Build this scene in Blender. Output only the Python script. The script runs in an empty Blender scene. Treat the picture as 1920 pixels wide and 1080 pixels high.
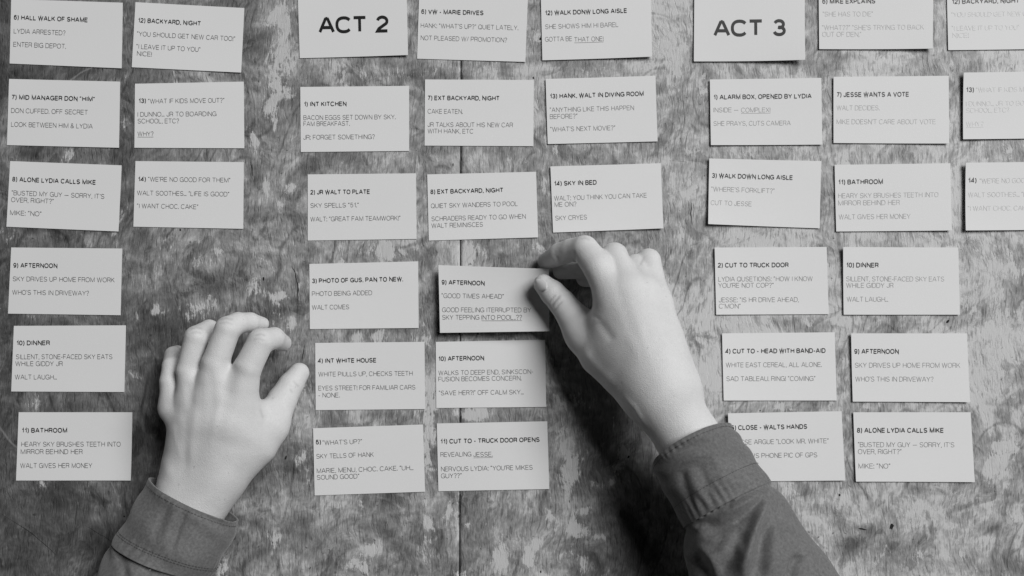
import bpy, math, random
import numpy as np
from mathutils import Vector, Matrix

SC = bpy.context.scene
COL = SC.collection
rng = np.random.default_rng(7)
random.seed(7)

# ------------------------------------------------------------------ camera
CAM = Vector((0.050, -0.054, 0.896))
AIM = Vector((0.0, 0.0, 0.0))
fwd = (AIM - CAM).normalized()
right = fwd.cross(Vector((0, 1, 0))).normalized()
up = right.cross(fwd).normalized()
cam_d = bpy.data.cameras.new('camera')
cam_d.sensor_width = 36.0
cam_d.lens = 40.2
cam_d.clip_start = 0.02
cam_d.clip_end = 60.0
cam_d.dof.use_dof = True
cam_d.dof.focus_distance = 0.885
cam_d.dof.aperture_fstop = 11.0
cam = bpy.data.objects.new('camera', cam_d)
cam.matrix_world = Matrix(((right.x, up.x, -fwd.x, CAM.x), (right.y, up.y, -fwd.y, CAM.y),
                           (right.z, up.z, -fwd.z, CAM.z), (0, 0, 0, 1)))
COL.objects.link(cam)
SC.camera = cam
KPX = 36.0 / 40.2 / 1920.0          # tangent per photo pixel

# ------------------------------------------------------------------ light
world = bpy.data.worlds.new('World')
SC.world = world
world.use_nodes = True
world.node_tree.nodes['Background'].inputs['Color'].default_value = (1, 1, 1, 1)
world.node_tree.nodes['Background'].inputs['Strength'].default_value = 0.012


def area(name, loc, target, sx, sy, power):
    d = bpy.data.lights.new(name, 'AREA')
    d.shape = 'RECTANGLE'
    d.size, d.size_y, d.energy = sx, sy, power
    o = bpy.data.objects.new(name, d)
    o.location = loc
    o.rotation_euler = (Vector(target) - Vector(loc)).to_track_quat('-Z', 'Y').to_euler()
    COL.objects.link(o)
    return o


area('window_light', (4.3, 3.0, 6.2), (0, 0, 0), 4.2, 3.7, 675.0)
SC.view_settings.view_transform = 'Standard'
SC.view_settings.look = 'None'
SC.view_settings.gamma = 1.0
SC.view_settings.exposure = 0.0
SC.cycles.max_bounces = 5


# ------------------------------------------------------------------ helpers
def ray(px, py):
    return fwd + right * ((px - 960.0) * KPX) + up * ((540.0 - py) * KPX)


def P(px, py, z=0.0):
    """the point at height z (metres) seen at photograph pixel px, py"""
    d = ray(px, py)
    t = (z - CAM.z) / d.z
    return CAM + d * t


F, R_, U_, C_ = (np.array(v) for v in (fwd, right, up, CAM))


def project(V):
    d = V - C_
    w = d @ F
    return np.stack([960 + (d @ R_) / w / KPX, 540 - (d @ U_) / w / KPX], 1)


def Pn(px, py, z):
    px = np.asarray(px, float); py = np.asarray(py, float)
    d = F[None] + R_[None] * ((px - 960) * KPX)[:, None] + U_[None] * ((540 - py) * KPX)[:, None]
    t = (z - C_[2]) / d[:, 2]
    return C_[None] + d * t[:, None]


def mesh(name, V, Fc, mat, parent=None, smooth=False):
    me = bpy.data.meshes.new(name)
    me.from_pydata([tuple(v) for v in V], [], [tuple(f) for f in Fc])
    me.update()
    if smooth:
        me.shade_smooth()
    if mat:
        me.materials.append(mat)
    o = bpy.data.objects.new(name, me)
    COL.objects.link(o)
    if parent:
        o.parent = parent
    return o


def empty(name, loc=(0, 0, 0)):
    o = bpy.data.objects.new(name, None)
    o.empty_display_size = 0.02
    COL.objects.link(o)
    o.location = loc
    return o


def tag(o, label=None, cat=None, group=None, kind=None):
    if label: o['label'] = label
    if cat: o['category'] = cat
    if group: o['group'] = group
    if kind: o['kind'] = kind


# ------------------------------------------------------------------ node helper
class NT:
    def __init__(s, name):
        s.m = bpy.data.materials.new(name)
        s.m.use_nodes = True
        s.t = s.m.node_tree
        s.b = s.t.nodes['Principled BSDF']

    def n(s, typ, ins=None, **kw):
        nd = s.t.nodes.new(typ)
        for k, v in kw.items():
            setattr(nd, k, v)
        for k, v in (ins or {}).items():
            s.set(nd.inputs[k], v)
        return nd

    def set(s, inp, v):
        if isinstance(v, bpy.types.NodeSocket):
            s.t.links.new(v, inp)
        else:
            inp.default_value = v

    def math(s, op, a, b=0.0, c=0.0, clamp=False):
        return s.n('ShaderNodeMath', {0: a, 1: b, 2: c}, operation=op, use_clamp=clamp).outputs[0]

    def ramp(s, v, a, b, lo=0.0, hi=1.0, smooth=True):
        return s.n('ShaderNodeMapRange', {0: v, 1: a, 2: b, 3: lo, 4: hi},
                   interpolation_type='SMOOTHSTEP' if smooth else 'LINEAR').outputs[0]

    def mix(s, f, a, b):
        return s.n('ShaderNodeMix', {0: f, 2: a, 3: b}, data_type='FLOAT').outputs[0]

    def vec(s, v, sx, sy, sz=1.0):
        return s.n('ShaderNodeVectorMath', {0: v, 1: (sx, sy, sz)}, operation='MULTIPLY').outputs[0]

    def noise(s, v, scale=1.0, detail=4.0, rough=0.5, dist=0.0):
        return s.n('ShaderNodeTexNoise', {'Vector': v, 'Scale': scale, 'Detail': detail, 'Roughness': rough, 'Distortion': dist}).outputs[0]

    def attr(s, name):
        return s.n('ShaderNodeAttribute', attribute_name=name).outputs['Fac']

    def gray(s, v):
        return s.n('ShaderNodeCombineColor', {0: v, 1: v, 2: v}).outputs[0]

    def bump(s, h, dist, strength=1.0):
        return s.n('ShaderNodeBump', {'Height': h, 'Distance': dist, 'Strength': strength}).outputs[0]


def plain(name, g, rough=0.6, spec=0.5):
    t = NT(name)
    t.b.inputs['Base Color'].default_value = (g, g, g, 1)
    t.b.inputs['Roughness'].default_value = rough
    t.b.inputs['Specular IOR Level'].default_value = spec
    return t.m


# ------------------------------------------------------------------ materials
def mat_wood():
    t = NT('worn_painted_plywood')
    co = t.n('ShaderNodeTexCoord').outputs['Object']
    w1 = t.n('ShaderNodeTexNoise', {'Vector': co, 'Scale': 9.0, 'Detail': 3.0}).outputs['Color']
    w1 = t.n('ShaderNodeVectorMath', {0: w1, 1: (0.5, 0.5, 0.5)}, operation='SUBTRACT').outputs[0]
    warp = t.n('ShaderNodeVectorMath', {0: t.vec(w1, 0.045, 0.03, 0), 1: co}, operation='ADD').outputs[0]
    w2 = t.n('ShaderNodeTexNoise', {'Vector': co, 'Scale': 60.0, 'Detail': 3.0}).outputs['Color']
    w2 = t.n('ShaderNodeVectorMath', {0: w2, 1: (0.5, 0.5, 0.5)}, operation='SUBTRACT').outputs[0]
    warp2 = t.n('ShaderNodeVectorMath', {0: t.vec(w2, 0.006, 0.006, 0), 1: warp}, operation='ADD').outputs[0]
    # fibres
    w3 = t.n('ShaderNodeVectorMath', {0: t.vec(w2, 0.0035, 0.003, 0), 1: co}, operation='ADD').outputs[0]
    w3 = t.n('ShaderNodeVectorMath', {0: t.vec(w1, 0.026, 0.01, 0), 1: w3}, operation='ADD').outputs[0]
    fib = t.noise(t.vec(w3, 1150, 210), 1.0, 3.0, 0.62)
    fib2 = t.noise(t.vec(w3, 560, 95), 1.0, 4.0, 0.6)
    pores = t.ramp(t.noise(t.vec(w3, 620, 85, 3), 1.0, 2.0, 0.5), 0.55, 0.66)
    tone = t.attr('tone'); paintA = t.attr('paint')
    mott = t.noise(warp, 26.0, 7.0, 0.62, 0.4)
    mott2 = t.noise(warp2, 110.0, 6.0, 0.65)
    cloud = t.noise(t.vec(co, 1, 1.3), 8.0, 5.0, 0.55)
    # growth rings as contour lines of a slow field
    fld = t.noise(t.vec(warp, 10.0, 5.2), 1.0, 1.5, 0.4)
    fr = t.math('FRACT', t.math('MULTIPLY', fld, 13.0))
    ringl = t.ramp(t.math('ABSOLUTE', t.math('SUBTRACT', fr, 0.5)), 0.0, 0.10, 1.0, 0.0)
    ringvis = t.ramp(t.noise(t.vec(co, 1, 1, 7), 13.0, 3.0, 0.5), 0.44, 0.58)
    ringl = t.math('MULTIPLY', ringl, ringvis)
    fr2 = t.math('MULTIPLY', t.math('SUBTRACT', fr, 0.5), ringvis)
    # tone
    v = t.math('MULTIPLY_ADD', t.math('SUBTRACT', mott, 0.5), 1.5, 0.0)
    v = t.math('ADD', v, t.math('MULTIPLY', t.math('SUBTRACT', mott2, 0.5), 1.9))
    v = t.math('ADD', v, t.math('MULTIPLY', t.math('SUBTRACT', cloud, 0.5), 1.3))
    v = t.math('ADD', v, t.math('MULTIPLY', t.math('SUBTRACT', fib, 0.5), 1.2))
    v = t.math('ADD', v, t.math('MULTIPLY', t.math('SUBTRACT', fib2, 0.5), 1.1))
    v = t.math('ADD', v, t.math('MULTIPLY', fr2, 0.16))
    v = t.math('SUBTRACT', v, t.math('MULTIPLY', ringl, 0.55))
    v = t.math('SUBTRACT', v, t.math('MULTIPLY', pores, 0.4))
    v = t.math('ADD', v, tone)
    isl = t.noise(t.vec(warp, 1.0, 0.8, 1), 17.0, 7.0, 0.6, 1.3)
    isl2 = t.noise(t.vec(warp2, 1.0, 0.7, 4), 48.0, 6.0, 0.62, 0.8)
    v = t.math('ADD', v, t.ramp(isl, 0.44, 0.56, -0.30, 0.16))
    v = t.math('ADD', v, t.ramp(isl, 0.585, 0.67, 0.0, 0.36))
    v = t.math('ADD', v, t.ramp(isl2, 0.38, 0.45, -0.50, 0.0))
    v = t.math('ADD', v, t.ramp(isl2, 0.57, 0.67, 0.0, 0.28))
    base = t.math('MULTIPLY', t.math('POWER', 2.0, t.math('MULTIPLY', v, 1.5)), 0.315)
    # paint remnants: ragged blotches, combed by the grain
    pn = t.noise(t.vec(warp2, 1.0, 0.62), 46.0, 9.0, 0.68, 0.3)
    pn = t.math('ADD', pn, t.math('MULTIPLY', t.math('SUBTRACT', fib2, 0.5), 0.22))
    pn = t.math('ADD', pn, t.math('MULTIPLY', t.math('SUBTRACT', fib, 0.5), 0.16))
    pn = t.math('ADD', pn, t.math('MULTIPLY', paintA, 0.19))
    pm = t.ramp(pn, 0.597, 0.655)
    pm_soft = t.ramp(pn, 0.53, 0.67)
    paintc = t.math('MULTIPLY_ADD', t.math('SUBTRACT', mott2, 0.5), 0.36, 0.60)
    base = t.mix(t.math('MULTIPLY', pm_soft, 0.35), base, 0.40)
    base = t.mix(t.math('MULTIPLY', pm, 0.84), base, paintc)
    # scuffs: thin bright scratches
    sc = t.n('ShaderNodeTexVoronoi', {'Vector': t.vec(warp, 1.0, 0.5), 'Scale': 17.0}, feature='DISTANCE_TO_EDGE').outputs[0]
    scm = t.math('MULTIPLY', t.ramp(sc, 0.0, 0.012, 1.0, 0.0), t.ramp(t.noise(t.vec(co, 1, 1, 2), 24.0, 3.0), 0.56, 0.66))
    base = t.mix(t.math('MULTIPLY', scm, 0.5), base, 0.33)
    # small dark pits
    pit = t.ramp(t.noise(t.vec(warp2, 1.0, 0.8, 5), 260.0, 2.0, 0.5), 0.70, 0.76)
    base = t.mix(t.math('MULTIPLY', pit, 0.7), base, 0.03)
    base = t.math('MAXIMUM', t.math('MINIMUM', base, 0.55), 0.018)
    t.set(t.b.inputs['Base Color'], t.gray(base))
    rough = t.math('MULTIPLY_ADD', mott, 0.3, 0.36)
    t.set(t.b.inputs['Roughness'], t.mix(pm, rough, 0.6))
    t.b.inputs['Specular IOR Level'].default_value = 0.55
    h = t.math('ADD', t.math('MULTIPLY', fib, 0.5), t.math('MULTIPLY', fib2, 0.5))
    h = t.math('ADD', h, t.math('MULTIPLY', pm, 0.35))
    h = t.math('SUBTRACT', h, t.math('MULTIPLY', pores, 0.35))
    h = t.math('SUBTRACT', h, t.math('MULTIPLY', ringl, 0.3))
    t.set(t.b.inputs['Normal'], t.bump(h, 0.00045, 0.75))
    return t.m


def mat_paper():
    t = NT('card_stock')
    co = t.n('ShaderNodeTexCoord').outputs['Object']
    n = t.noise(co, 900.0, 3.0, 0.6)
    n2 = t.noise(co, 14.0, 3.0, 0.5)
    g = t.math('ADD', t.math('MULTIPLY_ADD', t.math('SUBTRACT', n, 0.5), 0.03, 0.76),
               t.math('MULTIPLY', t.math('SUBTRACT', n2, 0.5), 0.05))
    g = t.math('ADD', g, t.math('MULTIPLY_ADD', t.n('ShaderNodeObjectInfo').outputs['Random'], 0.03, -0.015))
    t.set(t.b.inputs['Base Color'], t.gray(g))
    t.b.inputs['Roughness'].default_value = 0.75
    t.b.inputs['Specular IOR Level'].default_value = 0.25
    t.set(t.b.inputs['Normal'], t.bump(n, 0.0001, 0.35))
    return t.m


def mat_skin():
    t = NT('skin')
    co = t.n('ShaderNodeTexCoord').outputs['Object']
    blot = t.noise(co, 55.0, 4.0, 0.55)
    fine = t.noise(co, 700.0, 3.0, 0.6)
    cell = t.n('ShaderNodeTexVoronoi', {'Vector': co, 'Scale': 900.0}, feature='DISTANCE_TO_EDGE').outputs[0]
    g = t.math('MULTIPLY_ADD', t.math('SUBTRACT', blot, 0.5), 0.14, 0.66)
    g = t.math('ADD', g, t.math('MULTIPLY', t.math('SUBTRACT', fine, 0.5), 0.08))
    freck = t.ramp(t.noise(t.vec(co, 1, 1, 1), 240.0, 2.0), 0.71, 0.76)
    g = t.math('SUBTRACT', g, t.math('MULTIPLY', freck, 0.12))
    g = t.math('SUBTRACT', g, t.math('MULTIPLY', t.attr('crease'), 0.22))
    t.set(t.b.inputs['Base Color'], t.gray(g))
    t.b.inputs['Roughness'].default_value = 0.52
    t.b.inputs['Specular IOR Level'].default_value = 0.35
    t.b.inputs['Subsurface Weight'].default_value = 0.18
    t.b.inputs['Subsurface Radius'].default_value = (0.6, 0.6, 0.6)
    t.b.inputs['Subsurface Scale'].default_value = 0.004
    h = t.math('ADD', t.math('MULTIPLY', fine, 0.6), t.math('MULTIPLY', cell, 1.2))
    h = t.math('ADD', h, t.math('MULTIPLY', blot, 1.5))
    t.set(t.b.inputs['Normal'], t.bump(h, 0.0005, 0.5))
    return t.m


def mat_cloth(g0, name):
    t = NT(name)
    uv = t.n('ShaderNodeAttribute', attribute_name='weave').outputs['Vector']
    co = t.n('ShaderNodeTexCoord').outputs['Object']
    wx = t.n('ShaderNodeTexWave', {'Vector': uv, 'Scale': 420.0, 'Distortion': 1.5, 'Detail': 2.0}, bands_direction='X').outputs['Fac']
    wy = t.n('ShaderNodeTexWave', {'Vector': uv, 'Scale': 420.0, 'Distortion': 1.5, 'Detail': 2.0}, bands_direction='Y').outputs['Fac']
    wv = t.math('MULTIPLY', wx, wy)
    fade = t.noise(co, 30.0, 5.0, 0.6)
    slub = t.noise(co, 500.0, 3.0, 0.65)
    g = t.math('MULTIPLY', t.math('MULTIPLY_ADD', fade, 0.5, 0.72), g0)
    g = t.math('MULTIPLY', g, t.math('MULTIPLY_ADD', wv, 0.15, 0.93))
    g = t.math('MULTIPLY', g, t.math('MULTIPLY_ADD', slub, 1.3, 0.35))
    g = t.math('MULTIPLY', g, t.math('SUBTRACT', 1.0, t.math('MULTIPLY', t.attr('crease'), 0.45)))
    t.set(t.b.inputs['Base Color'], t.gray(g))
    t.b.inputs['Roughness'].default_value = 0.7
    t.b.inputs['Specular IOR Level'].default_value = 0.3
    t.b.inputs['Sheen Weight'].default_value = 0.25
    h = t.math('ADD', t.math('MULTIPLY', wv, 0.3), t.math('MULTIPLY', slub, 1.2))
    t.set(t.b.inputs['Normal'], t.bump(h, 0.0003, 0.5))
    return t.m


WOOD, PAPER, SKIN = mat_wood(), mat_paper(), mat_skin()
CLOTH = mat_cloth(0.15, 'washed_cotton')
INK_B = plain('black_toner_heading', 0.010, 0.45, 0.45)
INK_L = plain('black_toner_note', 0.03, 0.47, 1.0)
INK_L.node_tree.nodes['Principled BSDF'].inputs['IOR'].default_value = 1.9
THREAD = plain('sewing_thread', 0.07, 0.7)
NAIL = plain('fingernail', 0.62, 0.28, 0.5)
PIT = plain('dark_pit', 0.01, 0.9)
EDGE = plain('dark_plywood_edge', 0.02, 0.9)


# ------------------------------------------------------------------ table of two plywood boards
# stains, paint remnants and painted hand and arm shade on the wood: px, py, rx, ry, tone, paint
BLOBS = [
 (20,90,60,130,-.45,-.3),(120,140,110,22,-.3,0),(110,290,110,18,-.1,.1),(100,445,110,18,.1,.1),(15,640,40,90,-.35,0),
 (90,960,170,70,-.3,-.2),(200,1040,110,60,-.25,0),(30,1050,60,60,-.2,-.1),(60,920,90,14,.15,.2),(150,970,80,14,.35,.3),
 (250,830,40,90,-.45,-.3),(330,630,70,45,-.6,-.4),(250,590,28,16,.35,.65),(305,583,22,12,.3,.75),(315,650,20,40,-.3,-.1),  # dark ones: a stain plus the left hand's shadow put into the tone
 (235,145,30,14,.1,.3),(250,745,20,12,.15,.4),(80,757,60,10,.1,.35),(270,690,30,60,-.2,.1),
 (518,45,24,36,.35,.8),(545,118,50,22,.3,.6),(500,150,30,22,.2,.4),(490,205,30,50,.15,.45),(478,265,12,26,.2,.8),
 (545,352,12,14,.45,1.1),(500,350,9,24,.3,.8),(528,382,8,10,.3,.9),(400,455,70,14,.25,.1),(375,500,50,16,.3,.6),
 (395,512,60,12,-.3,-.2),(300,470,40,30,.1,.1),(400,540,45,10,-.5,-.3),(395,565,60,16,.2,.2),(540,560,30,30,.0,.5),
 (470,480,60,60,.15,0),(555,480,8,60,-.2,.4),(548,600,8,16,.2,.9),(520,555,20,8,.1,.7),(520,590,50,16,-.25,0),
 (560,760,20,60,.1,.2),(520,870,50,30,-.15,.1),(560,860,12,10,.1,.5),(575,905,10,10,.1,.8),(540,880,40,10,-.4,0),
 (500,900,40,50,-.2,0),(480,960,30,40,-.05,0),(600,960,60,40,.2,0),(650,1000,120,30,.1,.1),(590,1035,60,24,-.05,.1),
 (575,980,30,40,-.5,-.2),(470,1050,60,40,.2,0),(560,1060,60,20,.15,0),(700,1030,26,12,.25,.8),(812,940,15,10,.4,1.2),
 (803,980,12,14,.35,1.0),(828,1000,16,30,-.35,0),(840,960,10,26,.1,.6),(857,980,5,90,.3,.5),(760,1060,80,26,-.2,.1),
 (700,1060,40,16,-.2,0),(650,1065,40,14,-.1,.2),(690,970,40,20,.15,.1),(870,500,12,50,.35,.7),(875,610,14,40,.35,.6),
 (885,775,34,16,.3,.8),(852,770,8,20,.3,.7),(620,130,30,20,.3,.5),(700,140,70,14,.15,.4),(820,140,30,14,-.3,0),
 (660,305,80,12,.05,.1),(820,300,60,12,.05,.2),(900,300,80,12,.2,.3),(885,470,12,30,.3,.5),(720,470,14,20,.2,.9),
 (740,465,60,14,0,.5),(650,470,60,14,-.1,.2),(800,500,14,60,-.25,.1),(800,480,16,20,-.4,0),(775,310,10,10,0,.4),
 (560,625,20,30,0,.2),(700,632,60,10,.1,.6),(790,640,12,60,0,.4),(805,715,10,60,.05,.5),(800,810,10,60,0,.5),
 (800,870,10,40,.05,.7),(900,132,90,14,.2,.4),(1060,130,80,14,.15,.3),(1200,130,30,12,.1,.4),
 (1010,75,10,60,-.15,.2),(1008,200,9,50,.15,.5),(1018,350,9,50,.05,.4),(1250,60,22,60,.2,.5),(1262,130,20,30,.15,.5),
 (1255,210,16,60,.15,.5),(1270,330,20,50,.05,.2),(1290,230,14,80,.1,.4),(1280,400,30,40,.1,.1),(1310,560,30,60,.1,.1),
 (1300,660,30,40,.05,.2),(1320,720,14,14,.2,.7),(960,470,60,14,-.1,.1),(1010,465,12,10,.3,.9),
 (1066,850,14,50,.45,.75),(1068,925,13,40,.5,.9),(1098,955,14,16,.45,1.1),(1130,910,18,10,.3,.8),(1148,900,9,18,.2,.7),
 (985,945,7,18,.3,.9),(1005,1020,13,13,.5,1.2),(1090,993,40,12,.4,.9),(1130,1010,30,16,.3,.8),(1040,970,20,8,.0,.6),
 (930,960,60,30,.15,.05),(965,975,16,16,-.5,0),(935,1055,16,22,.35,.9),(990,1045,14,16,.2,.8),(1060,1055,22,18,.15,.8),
 (1110,760,16,40,.1,.3),(1130,800,40,60,-.4,-.1),(1120,680,60,60,-.5,-.2),(1180,940,60,60,-.45,-.1),(1170,1020,60,60,-.45,-.2),  # dark ones: shade of the right hand and forearm put into the colour
 (1200,1050,60,60,-.5,-.3),(1050,800,12,60,.1,.5),(1080,900,60,20,-.1,.2),(1000,790,20,60,.05,.3),(875,985,9,6,.3,1.1),  # first blob continues the painted forearm shade
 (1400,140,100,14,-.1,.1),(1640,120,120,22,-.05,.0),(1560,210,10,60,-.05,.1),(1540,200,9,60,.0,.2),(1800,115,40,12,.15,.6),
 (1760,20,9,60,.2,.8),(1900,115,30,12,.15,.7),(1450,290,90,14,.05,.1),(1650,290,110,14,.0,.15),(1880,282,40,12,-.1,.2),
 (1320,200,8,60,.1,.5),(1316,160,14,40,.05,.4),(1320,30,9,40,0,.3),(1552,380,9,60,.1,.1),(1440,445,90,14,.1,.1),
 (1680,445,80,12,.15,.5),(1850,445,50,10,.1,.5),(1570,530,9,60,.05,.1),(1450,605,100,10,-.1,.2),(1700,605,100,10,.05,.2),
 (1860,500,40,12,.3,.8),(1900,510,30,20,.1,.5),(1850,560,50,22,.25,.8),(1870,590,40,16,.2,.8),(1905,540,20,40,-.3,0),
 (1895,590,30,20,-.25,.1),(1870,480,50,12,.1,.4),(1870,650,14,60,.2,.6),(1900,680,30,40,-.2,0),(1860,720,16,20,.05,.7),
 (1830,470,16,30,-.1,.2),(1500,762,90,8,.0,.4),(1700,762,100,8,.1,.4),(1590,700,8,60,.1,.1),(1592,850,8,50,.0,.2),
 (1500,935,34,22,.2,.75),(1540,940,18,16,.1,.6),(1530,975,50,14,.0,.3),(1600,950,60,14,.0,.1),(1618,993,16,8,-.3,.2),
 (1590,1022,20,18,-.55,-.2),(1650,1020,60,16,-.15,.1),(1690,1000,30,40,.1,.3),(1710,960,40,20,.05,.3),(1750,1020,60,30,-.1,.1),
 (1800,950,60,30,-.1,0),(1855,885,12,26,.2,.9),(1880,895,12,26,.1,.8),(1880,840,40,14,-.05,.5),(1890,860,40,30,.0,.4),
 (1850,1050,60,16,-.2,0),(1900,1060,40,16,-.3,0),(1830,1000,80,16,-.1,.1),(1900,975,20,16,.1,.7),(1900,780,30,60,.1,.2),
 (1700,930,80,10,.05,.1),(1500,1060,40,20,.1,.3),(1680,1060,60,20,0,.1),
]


def make_table():
    tb = empty('table')
    tag(tb, 'worn table of two plywood boards with pale paint remnants under all the cards', 'table')
    seam = P(863, 540).x
    tilt = (P(863.5, 1080).x - P(861.5, 0).x)
    for side in (0, 1):
        x0, x1 = (-0.66, seam - 0.00035) if side == 0 else (seam + 0.00035, 0.66)
        y0, y1 = -0.46, 0.46
        nx = int((x1 - x0) / 0.0022); ny = int((y1 - y0) / 0.0022)
        xs = np.linspace(x0, x1, nx); ys = np.linspace(y0, y1, ny)
        X, Y = np.meshgrid(xs, ys)
        Z = np.zeros_like(X)
        edge = np.minimum(np.abs(X - seam), 0.0022)
        Z -= (1 - edge / 0.0022) ** 2 * 0.0004
        V = np.stack([X.ravel(), Y.ravel(), Z.ravel()], 1)
        idx = np.arange(nx * ny).reshape(ny, nx)
        Fq = np.stack([idx[:-1, :-1], idx[:-1, 1:], idx[1:, 1:], idx[1:, :-1]], -1).reshape(-1, 4)
        # edge skirt, 18 mm thick
        loop = list(idx[0, :]) + list(idx[1:, -1]) + list(idx[-1, -2::-1]) + list(idx[-2:0:-1, 0])
        n0 = len(V)
        low = V[loop].copy(); low[:, 2] = -0.018
        V = np.vstack([V, low])
        L = len(loop)
        skirt = [(loop[i], n0 + i, n0 + (i + 1) % L, loop[(i + 1) % L]) for i in range(L)]
        me = bpy.data.meshes.new('board')
        me.from_pydata(V.tolist(), [], Fq.tolist() + skirt + [tuple(range(n0 + L - 1, n0 - 1, -1))])
        me.materials.append(WOOD); me.materials.append(EDGE)
        mi = np.zeros(len(me.polygons), np.int32); mi[len(Fq):] = 1
        me.polygons.foreach_set('material_index', mi)
        sm = np.zeros(len(me.polygons), bool); sm[:len(Fq)] = True
        me.polygons.foreach_set('use_smooth', sm)
        px = project(V)
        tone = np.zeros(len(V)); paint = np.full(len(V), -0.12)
        # left wood is darker; window falloff towards left and bottom is tinted in too
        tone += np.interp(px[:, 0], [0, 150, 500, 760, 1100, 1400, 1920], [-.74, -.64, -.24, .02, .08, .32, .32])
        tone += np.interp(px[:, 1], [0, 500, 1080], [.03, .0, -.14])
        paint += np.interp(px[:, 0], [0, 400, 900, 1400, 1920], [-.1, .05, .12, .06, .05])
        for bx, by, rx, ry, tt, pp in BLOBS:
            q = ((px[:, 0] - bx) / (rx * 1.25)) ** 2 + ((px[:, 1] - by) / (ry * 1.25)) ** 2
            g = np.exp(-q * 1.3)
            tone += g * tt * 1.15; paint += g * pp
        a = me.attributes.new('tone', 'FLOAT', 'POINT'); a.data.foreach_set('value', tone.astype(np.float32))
        a = me.attributes.new('paint', 'FLOAT', 'POINT'); a.data.foreach_set('value', paint.astype(np.float32))
        me.update()
        o = bpy.data.objects.new('board', me); COL.objects.link(o); o.parent = tb
    # splits, worm holes and dents: small sunk-looking slivers of dark wood
    def pitmark(px, py, rx, ry, ang, name='wood_pit'):
        n = 12; V = []; c = P(px, py, 0.0)
        ca, sa = math.cos(ang), math.sin(ang)
        for k in range(n):
            a = 2 * math.pi * k / n
            j = random.uniform(.75, 1.2)
            x, y = rx * .00042 * math.cos(a) * j, ry * .00042 * math.sin(a) * j
            V.append((c.x + x * ca - y * sa, c.y + x * sa + y * ca, 0.00012))
        V.append((c.x, c.y, 0.00006))
        mesh(name, V, [(k, (k + 1) % n, n) for k in range(n)], PIT, tb)
    for a in [(494, 523, 2.2, 4.2, 0), (1672, 987, 3.2, 5.6, -.4), (1777, 603, 2.2, 4.4, -.7), (338, 431, 1.6, 2.4, 0),
              (1000, 146, 1.5, 2.6, 0), (1574, 928, 1.6, 2.4, .2), (1178, 857, 1.6, 3.4, -.5), (536, 858, 1.8, 4.0, -.3),
              (1425, 770, 1.4, 1.4, 0), (1014, 1072, 1.4, 2.2, 0), (1617, 992, 9, 1.6, -.2), (1013, 73, 2.2, 3, 0), (233, 968, 2, 1.6, 0)]:
        pitmark(*a)

    def crack(pts, w):
        V = []; Fc = []
        rs = []
        for (a, b) in zip(pts[:-1], pts[1:]):
            for s in np.linspace(0, 1, 5)[:-1]:
                rs.append((a[0] + (b[0] - a[0]) * s + random.uniform(-.9, .9), a[1] + (b[1] - a[1]) * s))
        rs.append(pts[-1])
        n = len(rs)
        for i, (x, y) in enumerate(rs):
            ww = w * math.sin(math.pi * (i + .4) / n) * random.uniform(.5, 1.3)
            a = P(x - ww, y, 0); b = P(x + ww, y, 0)
            V += [(a.x, a.y, .00012), (b.x, b.y, .00012)]
            if i: Fc.append((2 * i - 2, 2 * i - 1, 2 * i + 1, 2 * i))
        mesh('wood_crack', V, Fc, PIT, tb)
    crack([(547, 498), (553, 512), (557, 528), (559, 545), (558, 570)], 1.3)
    crack([(572, 645), (566, 680)], .8)
    crack([(1296, 380), (1296, 420)], .8)
    crack([(0, 962), (60, 1000), (105, 1040)], .9)
    crack([(160, 985), (195, 1006), (216, 1020)], .9)
    crack([(470, 300), (474, 330)], .8)


make_table()

# ------------------------------------------------------------------ lettering: a monoline wide grotesque drawn as strokes


def arc(cx, cy, rx, ry, a0, a1, n=9, p=2.35):
    out = []
    for k in range(n + 1):
        a = math.radians(a0 + (a1 - a0) * k / n)
        c, s = math.cos(a), math.sin(a)
        out.append((cx + rx * math.copysign(abs(c) ** (2 / p), c), cy + ry * math.copysign(abs(s) ** (2 / p), s)))
    return out


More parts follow.
